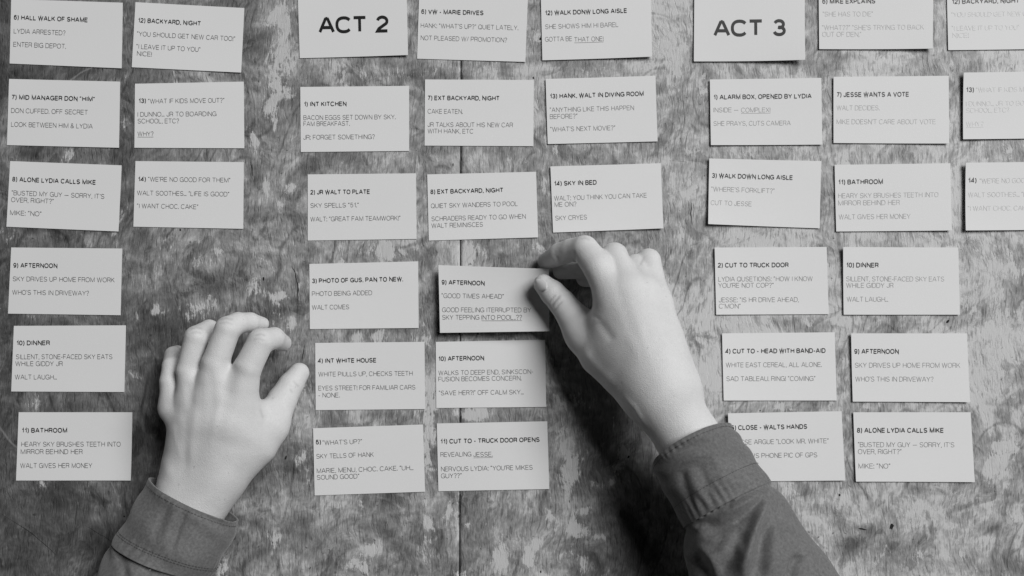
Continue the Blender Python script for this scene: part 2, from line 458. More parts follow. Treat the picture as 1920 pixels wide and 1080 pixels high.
O_ = arc(.46, .5, .46, .5, 90, 450, 26)
GL = {
 'A': (.90, [[(0, 0), (.40, 1)], [(.50, 1), (.90, 0)], [(.38, .97), (.52, .97)], [(.15, .32), (.75, .32)]]),
 'B': (.76, [[(0, 0), (0, 1)], [(0, 1), (.45, 1)] + arc(.45, .765, .27, .235, 90, -90, 8) + [(0, .53)], [(.45, .53)] + arc(.46, .265, .30, .265, 90, -90, 9) + [(0, 0)]]),
 'C': (.88, [arc(.46, .5, .46, .5, 38, 322, 22)]),
 'D': (.82, [[(.36, 0), (0, 0), (0, 1), (.36, 1)] + arc(.36, .5, .46, .5, 90, -90, 14)[1:]]),
 'E': (.70, [[(.70, 1), (0, 1), (0, 0), (.70, 0)], [(0, .52), (.65, .52)]]),
 'F': (.66, [[(.66, 1), (0, 1), (0, 0)], [(0, .5), (.60, .5)]]),
 'G': (.90, [arc(.46, .5, .46, .5, 38, 345, 22) + [(.90, .46), (.50, .46)], [(.90, .40), (.90, 0)]]),
 'H': (.80, [[(0, 0), (0, 1)], [(.80, 0), (.80, 1)], [(0, .52), (.80, .52)]]),
 'I': (.02, [[(.01, 0), (.01, 1)]]),
 'J': (.56, [[(.56, 1)] + arc(.28, .3, .28, .3, 0, -180, 10)]),
 'K': (.78, [[(0, 0), (0, 1)], [(.74, 1), (0, .36)], [(.27, .60), (.78, 0)]]),
 'L': (.62, [[(0, 1), (0, 0), (.62, 0)]]),
 'M': (.94, [[(0, 0), (0, 1), (.47, .02), (.94, 1), (.94, 0)]]),
 'N': (.80, [[(0, 0), (0, 1), (.80, 0), (.80, 1)]]),
 'O': (.92, [O_]),
 'P': (.74, [[(0, 0), (0, 1), (.45, 1)] + arc(.45, .73, .28, .27, 90, -90, 9)[1:] + [(0, .46)]]),
 'Q': (.92, [O_, [(.55, .22), (.90, -.02)]]),
 'R': (.76, [[(0, 0), (0, 1), (.46, 1)] + arc(.46, .745, .28, .255, 90, -90, 9)[1:] + [(0, .49)], [(.48, .49), (.66, .40), (.70, .12), (.76, 0)]]),
 'S': (.80, [arc(.40, .745, .35, .255, 20, 180, 10, 2.1) + [(.09, .60), (.30, .52), (.55, .47), (.74, .38)] + arc(.40, .265, .38, .265, 0, -165, 10, 2.1)]),
 'T': (.78, [[(0, 1), (.78, 1)], [(.39, 1), (.39, 0)]]),
 'U': (.80, [[(0, 1)] + arc(.40, .38, .40, .38, 180, 360, 14) + [(.80, 1)]]),
 'V': (.84, [[(0, 1), (.42, 0), (.84, 1)]]),
 'W': (1.22, [[(0, 1), (.31, 0), (.61, 1), (.91, 0), (1.22, 1)]]),
 'X': (.80, [[(0, 1), (.80, 0)], [(0, 0), (.80, 1)]]),
 'Y': (.82, [[(0, 1), (.41, .44), (.82, 1)], [(.41, .44), (.41, 0)]]),
 '0': (.66, [arc(.33, .5, .33, .5, 90, 450, 22)]),
 '1': (.36, [[(.02, .76), (.22, .80), (.32, 1), (.32, 0)]]),
 '2': (.66, [arc(.33, .71, .31, .29, 170, -35, 12, 2.1) + [(.10, .17), (.01, 0), (.66, 0)]]),
 '3': (.66, [arc(.33, .745, .28, .255, 160, -80, 12, 2.1) + [(.26, .53)], [(.34, .53)] + arc(.34, .27, .32, .27, 80, -168, 13, 2.1)]),
 '4': (.70, [[(.54, 0), (.54, 1), (0, .25), (.70, .25)]]),
 '5': (.66, [[(.60, 1), (.14, 1), (.06, .50)] + arc(.33, .32, .31, .32, 125, -160, 14, 2.1)]),
 '6': (.66, [arc(.33, .32, .32, .32, 90, 450, 18, 2.1), [(.01, .36), (.03, .62)] + arc(.34, .70, .30, .30, 170, 30, 8, 2.1)]),
 '7': (.62, [[(0, 1), (.62, 1), (.34, .5), (.20, 0)]]),
 '8': (.66, [arc(.33, .76, .27, .24, 90, 450, 16, 2.1), arc(.33, .26, .32, .26, 90, 450, 16, 2.1)]),
 '9': (.66, [arc(.33, .68, .32, .32, 90, 450, 18, 2.1), [(.65, .64), (.63, .38)] + arc(.32, .30, .30, .30, -10, -150, 8, 2.1)]),
 ')': (.22, [[(0, 1.06), (.15, .80), (.21, .42), (.15, .05), (0, -.22)]]),
 '.': (.04, [[(.02, -.02), (.02, .07)]]),
 ',': (.06, [[(.05, .08), (.05, -.03), (.0, -.16)]]),
 ':': (.04, [[(.02, -.02), (.02, .07)], [(.02, .60), (.02, .69)]]),
 '’': (.06, [[(.06, 1.04), (.05, .90), (.0, .80)]]),
 '“': (.26, [[(.06, 1.04), (.0, .93), (.0, .80)], [(.24, 1.04), (.18, .93), (.18, .80)]]),
 '”': (.26, [[(.06, 1.04), (.06, .92), (.0, .80)], [(.24, 1.04), (.24, .92), (.18, .80)]]),
 '!': (.04, [[(.02, 1), (.02, .28)], [(.02, -.02), (.02, .07)]]),
 '?': (.56, [arc(.28, .77, .27, .25, 175, -40, 11, 2.1) + [(.29, .42), (.28, .27)], [(.28, -.02), (.28, .07)]]),
 '-': (.34, [[(0, .38), (.34, .38)]]),
 '—': (1.0, [[(0, .40), (1.0, .40)]]),
 '/': (.40, [[(0, -.02), (.40, 1.02)]]),
 '&': (.80, [[(.80, 0), (.16, .70)] + arc(.34, .80, .20, .20, 190, -30, 9, 2.1) + [(.40, .56), (.08, .38)] + arc(.31, .25, .30, .25, 165, 315, 9, 2.1) + [(.68, .26), (.74, .46)]]),
}


def ribbon(pts, w):
    """outline of one pen stroke: left and right points with mitred joints"""
    closed = (abs(pts[0][0] - pts[-1][0]) < 1e-6 and abs(pts[0][1] - pts[-1][1]) < 1e-6)
    q = [pts[0]]
    for p in pts[1:]:
        if math.hypot(p[0] - q[-1][0], p[1] - q[-1][1]) > 1e-4:
            q.append(p)
    n = len(q)
    dirs = [((q[i + 1][0] - q[i][0]), (q[i + 1][1] - q[i][1])) for i in range(n - 1)]
    dirs = [(a / math.hypot(a, b), b / math.hypot(a, b)) for a, b in dirs]
    L = []; Rr = []
    for i in range(n):
        d0 = dirs[i - 1] if i > 0 else (dirs[-1] if closed else dirs[0])
        d1 = dirs[i] if i < n - 1 else (dirs[0] if closed else dirs[-1])
        mx, my = -(d0[1] + d1[1]), (d0[0] + d1[0])
        l = math.hypot(mx, my) or 1e-6
        mx, my = mx / l, my / l
        cosh = max(0.35, mx * -d1[1] + my * d1[0])
        k = w / 2 / cosh
        L.append((q[i][0] + mx * k, q[i][1] + my * k)); Rr.append((q[i][0] - mx * k, q[i][1] - my * k))
    return L, Rr


def line_strokes(text, w, ls):
    """(strokes, total width) of a line in units of cap height"""
    x = 0.0; out = []; last = 0
    for ch in text:
        if ch == ' ':
            x += (.34 if ls > .05 else .5) + ls; continue
        gw, st = GL[ch]
        x += .07 if ch in 'I1HMN' and x > 0 else 0
        for s in st:
            # keep the pen inside the cap height
            s2 = [(x + w / 2 + px, w / 2 + py * (1 - w)) for px, py in s]
            dot = len(s) == 2 and abs(s[0][1] - s[1][1]) < .12 and ch in '.:!?'
            if dot:
                s2 = [(s2[0][0], 0.0 + (s2[0][1] if s[0][1] > .3 else 0)), (s2[0][0], .17 + (s2[0][1] if s[0][1] > .3 else 0))]
            out.append(ribbon(s2, max(w, .15) if dot else w * (1.25 if ch in '“”’,' else 1)))
        x += gw + w + ls
        last = x - ls
    return out, last


class Card:
    def __init__(s, corners, lifts, name='index_card'):
        s.c = [np.array(c, float) for c in corners]        # TL TR BR BL in photo px
        s.l = [0.00035 + v * 0.001 * (1.7 if corners[0][0] > 1250 else 1.3 if corners[0][0] > 1000 else 1.0) for v in lifts]
        s.base = [np.array(P(c[0], c[1], l)) for c, l in zip(s.c, s.l)]
        s.bow = 0.0

    def world(s, u, v):
        """u to the right, v downwards, both 0..1; arrays"""
        u = np.asarray(u, float)[:, None]; v = np.asarray(v, float)[:, None]
        lu = u; lv = v
        q = (1 - u) * (1 - v) * s.base[0] + u * (1 - v) * s.base[1] + u * v * s.base[2] + (1 - u) * v * s.base[3]
        # paper stays flat in the middle and curls at the lifted corners
        z = np.zeros_like(u)
        m = min(s.l)
        for (cu, cv), l in zip(((0, 0), (1, 0), (1, 1), (0, 1)), s.l):
            a = np.abs(1 - np.abs(u - cu)); b = np.abs(1 - np.abs(v - cv))
            z += (l - m) * (a ** s.pw) * (b ** 1.5)
        z += m + s.bow * 4 * u * (1 - u)
        q = q.copy(); q[:, 2:3] = z
        return q
    pw = 2.0

    def uv(s, px, py):
        """photo px on the card -> u, v by Newton on the bilinear quad in px"""
        px = np.asarray(px, float); py = np.asarray(py, float)
        a, b, c, d = s.c
        u = np.full_like(px, .5); v = np.full_like(px, .5)
        for _ in range(6):
            fx = (1 - u) * (1 - v) * a[0] + u * (1 - v) * b[0] + u * v * c[0] + (1 - u) * v * d[0] - px
            fy = (1 - u) * (1 - v) * a[1] + u * (1 - v) * b[1] + u * v * c[1] + (1 - u) * v * d[1] - py
            xu = (1 - v) * (b[0] - a[0]) + v * (c[0] - d[0]); xv = (1 - u) * (d[0] - a[0]) + u * (c[0] - b[0])
            yu = (1 - v) * (b[1] - a[1]) + v * (c[1] - d[1]); yv = (1 - u) * (d[1] - a[1]) + u * (c[1] - b[1])
            det = xu * yv - xv * yu
            u = u - (fx * yv - fy * xv) / det; v = v - (fy * xu - fx * yu) / det
        return u, v


def make_card(corners, lifts, lines, label, group, bow=0.0, pw=2.0, top=None):
    cd = Card(corners, lifts); cd.bow = bow * .001; cd.pw = pw
    nu, nv = 24, 14
    U, Vv = np.meshgrid(np.linspace(0, 1, nu), np.linspace(0, 1, nv))
    T = cd.world(U.ravel(), Vv.ravel())
    B = T.copy(); B[:, 2] -= 0.0003
    n = nu * nv
    idx = np.arange(n).reshape(nv, nu)
    Fc = []
    for j in range(nv - 1):
        for i in range(nu - 1):
            a, b, c, d = idx[j, i], idx[j, i + 1], idx[j + 1, i + 1], idx[j + 1, i]
            Fc.append((a, d, c, b)); Fc.append((a + n, b + n, c + n, d + n))
    loop = list(idx[0, :]) + list(idx[1:, -1]) + list(idx[-1, -2::-1]) + list(idx[-2:0:-1, 0])
    for i in range(len(loop)):
        a, b = loop[i], loop[(i + 1) % len(loop)]
        Fc.append((a, b, b + n, a + n))
    org = T.mean(0); org[2] = 0
    card = mesh('index_card', np.vstack([T, B]) - org, Fc, PAPER)
    card.location = org
    tag(card, label, 'card', group)
    sl_top = math.atan2(corners[1][1] - corners[0][1], corners[1][0] - corners[0][0])
    sl_bot = math.atan2(corners[2][1] - corners[3][1], corners[2][0] - corners[3][0])
    sc = (corners[1][0] - corners[0][0]) / 207.0
    acc = {'heading': ([], []), 'note_text': ([], [])}
    for ln in lines:
        txt, x0, x1, yc, style = ln[:5]
        cap = ln[5] if len(ln) > 5 else 9.0 * sc
        bold = style[0] == 'B'
        w = .19 if style == 'BIG' else (.20 if bold else .105)
        st, W = line_strokes(txt, w, .04 if style == 'BIG' else .115)
        fx = (x1 - x0) / W
        vfrac = (yc - corners[0][1]) / (corners[3][1] - corners[0][1])
        ang = sl_top + (sl_bot - sl_top) * vfrac
        xc = (x0 + x1) / 2
        Vt, Ft = acc['heading' if bold else 'note_text']
        if len(style) > 1 and style[1] == 'U':
            st.append(([(0, -.16), (W, -.16)], [(0, -.23), (W, -.23)]))
        for si, (L, Rr) in enumerate(st):
            base = sum(len(a) for a in Vt)
            pts = np.array([p for pr in zip(L, Rr) for p in pr])
            gx = pts[:, 0] * fx + x0 - xc
            gy = -(pts[:, 1] - .5) * cap
            X = xc + gx * math.cos(ang) - gy * math.sin(ang)
            Y = yc + gx * math.sin(ang) + gy * math.cos(ang)
            u, v = cd.uv(X, Y)
            W3 = cd.world(u, v)
            W3[:, 2] += 0.00010 + (si % 5) * 0.000008
            Vt.append(W3 - org)
            k = len(pts) // 2
            Ft += [(base + 2 * i, base + 2 * i + 1, base + 2 * i + 3, base + 2 * i + 2) for i in range(k - 1)]
    for nm, (Vt, Ft) in acc.items():
        if Vt:
            mesh(nm, np.vstack(Vt), Ft, INK_B if nm == 'heading' else INK_L, card)
    return card


B, L_, LU = 'B', 'L', 'LU'
G1, G2, G3 = 'cards in the left block', 'cards in the middle block', 'cards in the right block'
AFT = [('SKY DRIVES UP HOME FROM WORK', 24, 215, 524, L_), ('WHO’S THIS IN DRIVEWAY?', 23, 167, 549, L_)]
CARDS = [
 # corners TL TR BR BL, lifts mm, lines, label, group
 ([(21,-2),(230,5),(228,128),(18,119)], (.3,.6,1.0,.3), [('6) HALL WALK OF SHAME',26,165,35,B),('LYDIA ARRESTED?',26,123,60,L_),('ENTER BIG DEPOT.',25,124,85,L_)],
  'white card headed "6) HALL WALK OF SHAME" in the far left top corner', G1),
 ([(254,4),(458,15),(452,136),(247,126)], (.4,1.2,1.2,.4), [('12) BACKYARD, NIGHT',259,377,41,B),('“YOU SHOULD GET NEW CAR TOO!”',257,441,68,L_),('“I LEAVE IT UP TO YOU”',256,376,90,L_),('NICE!',257,285,101,L_)],
  'tilted white card headed "12) BACKYARD, NIGHT" left of the ACT 2 card', G1),
 ([(17,148),(225,153),(223,277),(13,272)], (.3,.4,1.0,.3), [('7) MID MANAGER DON “HIM”',22,178,184,B),('DON CUFFED. OFF SECRET',21,165,209,L_),('LOOK BETWEEN HIM & LYDIA',21,174,235,L_)],
  'white card numbered 7) whose note ends in an ampersand, at the left edge', G1),
 ([(253,157),(457,153),(458,278),(252,277)], (.3,.4,.6,.5), [('13)',260,274,189,B),('“WHAT IF KIDS MOVE OUT?”',278,421,189,L_),('I DUNNO... JR TO BOARDING',258,406,214,L_),('SCHOOL, ETC?',258,336,227,L_),('WHY?',258,288,251,LU)],
  'white card numbered 13) about boarding school, complete, in the left block', G1),
 ([(19,302),(228,310),(222,434),(12,425)], (.3,.6,1.2,.4), [('8) ALONE LYDIA CALLS MIKE',23,180,339,B),('“BUSTED MY GUY — SORRY, IT’S',22,196,365,L_),('OVER, RIGHT?”',21,101,376,L_),('MIKE: “NO”',19,78,400,L_)],
  'clockwise tilted white card numbered 8) with a "NO" line in the leftmost column', G1),
 ([(254,302),(457,304),(456,429),(250,425)], (.3,.4,.8,.3), [('14)',259,274,336,B),('“WE’RE NO GOOD FOR THEM”',278,432,337,L_),('WALT SOOTHES... “LIFE IS GOOD”',257,430,363,L_),('“I WANT CHOC. CAKE”',257,372,387,L_)],
  'white card numbered 14) wanting chocolate cake, complete, above the left hand', G1),
 ([(21,464),(229,466),(226,591),(15,588)], (.3,.3,.6,.3), [('9) AFTERNOON',25,108,498,B)] + AFT,
  'white card headed "9) AFTERNOON" with driveway note, at the left edge', G1),
 ([(26,611),(236,610),(233,735),(21,734)], (.3,.5,.6,.3), [('10) DINNER',31,94,643,B),('SILLENT, STONE-FACED SKY EATS',30,211,669,L_),('WHILE GIDDY JR',29,118,682,L_),('WALT LAUGH...',28,107,707,L_)],
  'white card headed "10) DINNER" just left of the left hand', G1),
 ([(35,773),(248,773),(245,901),(30,901)], (.6,2.0,1.0,.3), [('11) BATHROOM',41,126,807,B),('HEARY SKY BRUSHES TEETH INTO',40,226,833,L_),('MIRROR BEHIND HER',39,155,847,L_),('WALT GIVES HER MONEY',38,173,873,L_)],
  'white card headed "11) BATHROOM" above the left sleeve, lowest of its column', G1),
 ([(558,-20),(762,-22),(765,103),(562,109)], (.3,.6,2.6,.6), [('ACT 2',597,729,46,'BIG',32)],
  'white title card reading ACT 2, between the backyard and promotion cards of the top row', 'title cards'),
 ([(786,-12),(990,-8),(985,116),(782,110)], (.3,.4,1.0,.3), [('6) VW - MARIE DRIVES',790,907,23,B),('HANK: “WHAT’S UP?” QUIET LATELY.',789,972,50,L_),('NOT PLEASED W/ PROMOTION?',789,951,73,L_)],
  'white card about a promotion directly right of the ACT 2 card', G2),
 ([(1014,-10),(1220,-16),(1223,106),(1017,113)], (.6,.4,2.6,.8), [('12) WALK DONW LONG AISLE',1022,1176,22,B),('SHE SHOWS HIM HI BAREL',1022,1160,48,L_),('GOTTA BE',1022,1073,73,L_),('THAT ONE!',1077,1132,73,LU)],
  'white card headed "12) WALK DONW LONG AISLE" in the top row', G2),
 ([(563,163),(767,161),(767,283),(564,285)], (.3,.3,.6,.3), [('1) INT KITCHEN',570,650,195,B),('BACON EGGS SET DOWN BY SKY.',569,742,220,L_),('FAM BREAKFAST.',569,656,232,L_),('JR: FORGET SOMETHING?',569,703,257,L_)],
  'white card headed "1) INT KITCHEN" directly below the ACT 2 card', G2),
 ([(797,149),(1001,150),(1000,274),(796,273)], (.3,.3,.6,.3), [('7) EXT BACKYARD, NIGHT',802,937,184,B),('CAKE EATEN.',802,868,209,L_),('JR TALKS ABOUT HIS NEW CAR',802,962,234,L_),('WITH HANK, ETC',802,888,246,L_)],
  'white card headed "7) EXT BACKYARD, NIGHT" lying over the table seam', G2),
 ([(1023,148),(1229,142),(1233,265),(1027,270)], (1.2,.3,.9,.8), [('13) HANK, WALT IN DIVING ROOM',1031,1207,178,B),('“ANYTHING LIKE THIS HAPPEN',1031,1189,204,L_),('BEFORE?”',1031,1083,218,L_),('“WHAT’S NEXT MOVIE?”',1032,1154,241,L_)],
  'white card numbered 13) asking about the next movie, in the middle block', G2),
 ([(577,327),(780,325),(781,448),(577,451)], (.3,.3,.6,.3), [('2) JR WALT TO PLATE',582,694,360,B),('SKY SPELLS “51.”',582,673,385,L_),('WALT: “GREAT FAM TEAMWORK!”',582,751,410,L_)],
  'white card numbered 2) whose note spells "51", in the middle block', G2),
 ([(801,327),(1005,322),(1009,445),(804,451)], (.8,.3,1.2,.3), [('8) EXT BACKYARD, NIGHT',807,944,358,B),('QUIET SKY WANDERS TO POOL',808,971,384,L_),('SCHRADERS READY TO GO WHEN',809,986,408,L_),('WALT REMINISCES',809,906,422,L_)],
  'white card headed "8) EXT BACKYARD, NIGHT" above the card being placed', G2),
 ([(1032,312),(1239,306),(1244,428),(1037,436)], (1.2,.3,2.2,.7), [('14) SKY IN BED',1039,1119,343,B),('WALT: YOU THINK YOU CAN TAKE',1039,1213,369,L_),('ME ON?',1040,1081,383,L_),('SKY CRYES',1041,1101,408,L_)],
  'white card headed "14) SKY IN BED" just above the right hand', G2),
 ([(580,495),(784,490),(785,615),(581,617)], (.3,.3,.9,.3), [('3) PHOTO OF GUS. PAN TO NEW.',585,756,525,B),('PHOTO BEING ADDED',585,698,550,L_),('WALT COMES',585,655,576,L_)],
  'white card noting "PHOTO BEING ADDED" left of the card being placed', G2),
 ([(822,497),(1029,504),(1030,621),(825,624)], (9,14,15,8), [('9) AFTERNOON',828,909,530,B),('“GOOD TIMES AHEAD”',828,945,555,L_),('GOOD FEELING ITERRUPTED BY',829,996,581,L_),('SKY TEPPING',829,899,595,L_),('INTO POOL..??',903,979,595,LU)],
  'white card headed "9) AFTERNOON" lifted between right thumb and forefinger', G2),
 ([(591,643),(796,641),(797,767),(592,769)], (.3,.3,.8,.3), [('4) INT WHITE HOUSE',596,706,676,B),('WHITE PIULLS UP, CHECKS TEETH',597,774,701,L_),('EYES STREET! FOR FAMILIAR CARS',597,779,727,L_),('- NONE.',597,637,741,L_)],
  'white card headed "4) INT WHITE HOUSE" beside the left thumb', G2),
 ([(817,641),(1022,637),(1024,763),(818,765)], (.4,.6,.8,.3), [('10) AFTERNOON',822,908,672,B),('WALKS TO DEEP END, SINKSCON-',822,1000,698,L_),('FUSION BECOMES CONCERN.',822,978,710,L_),('“SAVE HER?!” OFF CALM SKY...',823,982,736,L_)],
  'white card headed "10) AFTERNOON" directly below the card being placed', G2),
 ([(587,803),(793,796),(797,922),(590,929)], (.9,.3,.8,.3), [('5)',592,602,829,B),('“WHAT’S UP?”',605,679,829,L_),('SKY TELLS OF HANK',593,701,854,L_),('MARIE, MENU, CHOC. CAKE. “UH...',594,775,880,L_),('SOUND GOOD”',594,674,894,L_)],
  'white card numbered 5) ending "SOUND GOOD", lowest left of the middle block', G2),
 ([(819,794),(1026,790),(1030,917),(822,921)], (.6,.3,.8,.3), [('11) CUT TO - TRUCK DOOR OPENS',826,1012,826,B),('REVEALING',826,884,852,L_),('JESSE.',888,924,852,LU),('NERVOUS LYDIA: “YOU’RE MIKES',827,999,878,L_),('GUY??”',827,866,892,L_)],
  'white card headed "11) CUT TO - TRUCK DOOR OPENS" over the seam', G2),
 ([(1302,-12),(1509,-14),(1510,112),(1301,115)], (.6,.3,3.6,1.0), [('ACT 3',1338,1474,52,'BIG',32)],
  'white title card reading ACT 3, directly above the alarm box card', 'title cards'),
 ([(1535,-36),(1751,-38),(1749,91),(1536,92)], (.8,.3,2.2,.8), [('6) MIKE EXPLAINS',1542,1642,2,B),('“SHE HAS TO DIE”',1543,1638,26,L_),('“WHAT??” “SHE’S TRYING TO BACK',1542,1733,51,L_),('OUT OF DEN.”',1542,1616,64,L_)],
  'white card numbered 6) cut by the top edge, right of the ACT 3 card', G3),
 ([(1775,-34),(1990,-38),(1995,91),(1778,94)], (.4,.3,1.0,.5), [('12) BACKYARD, NIGHT',1785,1912,2,B),('“YOU SHOULD GET NEW CAR TOO!”',1784,1975,26,L_),('“I LEAVE IT UP TO YOU”',1785,1912,52,L_),('NICE!',1786,1817,66,L_)],
  'white card ending "NICE!" cut off in the top right corner', G3),
 ([(1331,149),(1540,146),(1542,271),(1333,272)], (1.0,.3,1.0,1.2), [('1) ALARM BOX, OPENED BY LYDIA',1338,1522,181,B),('INSIDE —',1338,1385,206,L_),('COMPLEX!',1390,1445,206,LU),('SHE PRAYS, CUTS CAMERA',1338,1483,231,L_)],
  'white card about an alarm box directly below the ACT 3 card', G3),
 ([(1563,144),(1779,142),(1780,269),(1563,268)], (1.0,.3,1.4,.8), [('7) JESSE WANTS A VOTE',1569,1705,177,B),('WALT DECIDES.',1569,1650,202,L_),('MIKE DOESN’T CARE ABOUT VOTE',1569,1755,228,L_)],
  'white card about a vote in the right block', G3),
 ([(1807,136),(2020,132),(2024,258),(1806,261)], (2.2,.3,1.0,1.6), [('13)',1812,1827,168,B),('“WHAT IF KIDS MOVE OUT?”',1831,1980,167,L_),('I DUNNO... JR TO BOARDING',1812,1966,193,L_),('SCHOOL, ETC?',1812,1894,206,L_),('WHY?',1812,1845,232,LU)],
  'white card numbered 13) about boarding school, cut by the right edge', G3),
 ([(1330,297),(1540,302),(1537,428),(1328,420)], (1.4,.3,.8,2.2), [('3) WALK DOWN LONG AISLE',1335,1487,331,B),('“WHERE’S FORKLIFT?”',1334,1453,356,L_),('CUT TO JESSE',1333,1410,381,L_)],
  'white card headed "3) WALK DOWN LONG AISLE" asking for a forklift', G3),
 ([(1565,309),(1782,306),(1785,432),(1568,434)], (.8,.3,1.6,.8), [('11) BATHROOM',1572,1656,341,B),('HEARY SKY BRUSHES TEETH INTO',1572,1760,366,L_),('MIRROR BEHIND HER',1572,1688,380,L_),('WALT GIVES HER MONEY',1573,1708,406,L_)],
  'white card headed "11) BATHROOM" in the right block, above "10) DINNER"', G3),
 ([(1811,305),(2026,302),(2028,430),(1811,432)], (2.4,.3,1.0,2.2), [('14)',1816,1832,338,B),('“WE’RE NO GOOD FOR THEM”',1838,1996,338,L_),('WALT SOOTHES... “LIFE IS GOOD”',1816,1996,364,L_),('“I WANT CHOC. CAKE”',1816,1936,390,L_)],
  'white card numbered 14) wanting chocolate cake, cut by the right edge', G3),
 ([(1340,464),(1550,463),(1554,589),(1343,590)], (1.2,.3,.5,.9), [('2) CUT TO TRUCK DOOR',1346,1479,497,B),('LYDIA QUSETIONS: “HOW I KNOW',1347,1524,523,L_),('YOU’RE NOT COP?”',1347,1451,535,L_),('JESSE: “IS HR DRIVE AHEAD,',1348,1498,562,L_),('C’MON”',1348,1389,574,L_)],
  'white card headed "2) CUT TO TRUCK DOOR" right of the right hand', G3),
 ([(1581,463),(1797,464),(1800,590),(1582,590)], (2.0,.3,1.0,.9), [('10) DINNER',1587,1648,497,B),('SILLENT, STONE-FACED SKY EATS',1587,1771,523,L_),('WHILE GIDDY JR',1587,1676,535,L_),('WALT LAUGH...',1588,1666,561,L_)],
  'white card headed "10) DINNER" in the right block', G3),
 ([(1354,625),(1565,623),(1569,751),(1357,751)], (1.0,.3,.6,.7), [('4) CUT TO - HEAD WITH BAND-AID',1360,1548,658,B),('WHITE EAST CEREAL, ALL ALONE.',1361,1541,684,L_),('SAD TABLEAU. RING! “COMING”',1362,1529,710,L_)],
  'white card headed "4) CUT TO - HEAD WITH BAND-AID" right of the right wrist', G3),
 ([(1596,625),(1813,625),(1819,754),(1599,753)], (1.6,.3,1.6,1.0), [('9) AFTERNOON',1602,1686,659,B),('SKY DRIVES UP HOME FROM WORK',1603,1801,685,L_),('WHO’S THIS IN DRIVEWAY?',1604,1751,711,L_)],
  'white card headed "9) AFTERNOON" with driveway note, in the right block', G3),
 ([(1365,775),(1578,771),(1585,901),(1370,903)], (2.0,.3,1.2,.5), [('5) CLOSE - WALTS HANDS',1371,1514,801,B),('JESSE ARGUE “LOOK MR. WHITE”',1376,1554,828,L_),('SHOWS PHONE PIC OF GPS',1382,1533,854,L_)],
  'white card partly covered by the right shirt cuff', G3),
 ([(1600,773),(1820,773),(1828,904),(1605,903)], (1.0,.3,1.2,1.0), [('8) ALONE LYDIA CALLS MIKE',1607,1770,807,B),('“BUSTED MY GUY — SORRY, IT’S',1609,1790,834,L_),('OVER, RIGHT?”',1609,1691,847,L_),('MIKE: “NO”',1610,1670,874,L_)],
  'white card with a "NO" line, lowest and rightmost of the right block', G3),
]
for cdef in CARDS:
    held = 'lifted' in cdef[3]
    make_card(cdef[0], cdef[1], cdef[2], cdef[3], cdef[4], bow=-1.0 if held else 0.0, pw=1.2 if held else 2.0)


# ------------------------------------------------------------------ hands: distance field -> surface nets
def seg_dist(Q, a, b, ra, rb):
    ab = b - a; L = float(ab @ ab)
    d = Q - a
    t = np.clip((d @ ab) / max(L, 1e-12), 0, 1)
    return np.linalg.norm(d - t[..., None] * ab, axis=-1) - (ra + (rb - ra) * t)


def smin(a, b, k):
    h = np.clip(0.5 + 0.5 * (b - a) / k, 0, 1)
    return b + (a - b) * h - k * h * (1 - h)


def surface_nets(D, org, h):
    inside = D < 0
    nx, ny, nz = D.shape
    c = [(0, 0, 0), (1, 0, 0), (0, 1, 0), (1, 1, 0), (0, 0, 1), (1, 0, 1), (0, 1, 1), (1, 1, 1)]
    cnt = np.zeros((nx - 1, ny - 1, nz - 1), np.int8)
    for (i, j, k) in c:
        cnt += inside[i:nx - 1 + i, j:ny - 1 + j, k:nz - 1 + k]
    act = np.argwhere((cnt > 0) & (cnt < 8))
    vid = np.full(cnt.shape, -1, np.int64); vid[tuple(act.T)] = np.arange(len(act))
    vals = np.stack([D[act[:, 0] + i, act[:, 1] + j, act[:, 2] + k] for (i, j, k) in c], 1)
    cc = np.array(c, float)
    acc = np.zeros((len(act), 3)); num = np.zeros(len(act))
    for a in range(8):
        for b in range(a + 1, 8):
            if abs(cc[a] - cc[b]).sum() != 1: continue
            va, vb = vals[:, a], vals[:, b]
            m = (va < 0) != (vb < 0)
            t = np.where(m, va / np.where(m, va - vb, 1), 0)
            acc += m[:, None] * (cc[a] + (cc[b] - cc[a]) * t[:, None]); num += m
    V = org + (act + acc / num[:, None]) * h
    Fq = []
    for ax in range(3):
        sh = [nx, ny, nz]; sh[ax] -= 1
        sl0 = [slice(None)] * 3; sl1 = [slice(None)] * 3
        sl0[ax] = slice(0, -1); sl1[ax] = slice(1, None)
        A = inside[tuple(sl0)]; Bm = inside[tuple(sl1)]
        e = np.argwhere(A != Bm)
        o1, o2 = [(1, 2), (2, 0), (0, 1)][ax]
        ok = (e[:, o1] > 0) & (e[:, o2] > 0) & (e[:, o1] < [nx, ny, nz][o1] - 1) & (e[:, o2] < [nx, ny, nz][o2] - 1)
        e = e[ok]
        f = A[tuple(e.T)]
        q = []
        for (d1, d2) in ((-1, -1), (0, -1), (0, 0), (-1, 0)):
            g = e.copy(); g[:, o1] += d1; g[:, o2] += d2
            q.append(vid[tuple(g.T)])
        q = np.stack(q, 1)
        q[~f] = q[~f][:, ::-1]
        Fq.append(q)
    Fq = np.vstack(Fq)
    return V, Fq


def N(px, py, z, r):
    """joint: photo pixel, height in mm, radius in mm"""
    p = np.array(P(px, py, z * .001))
    return p, r * .001


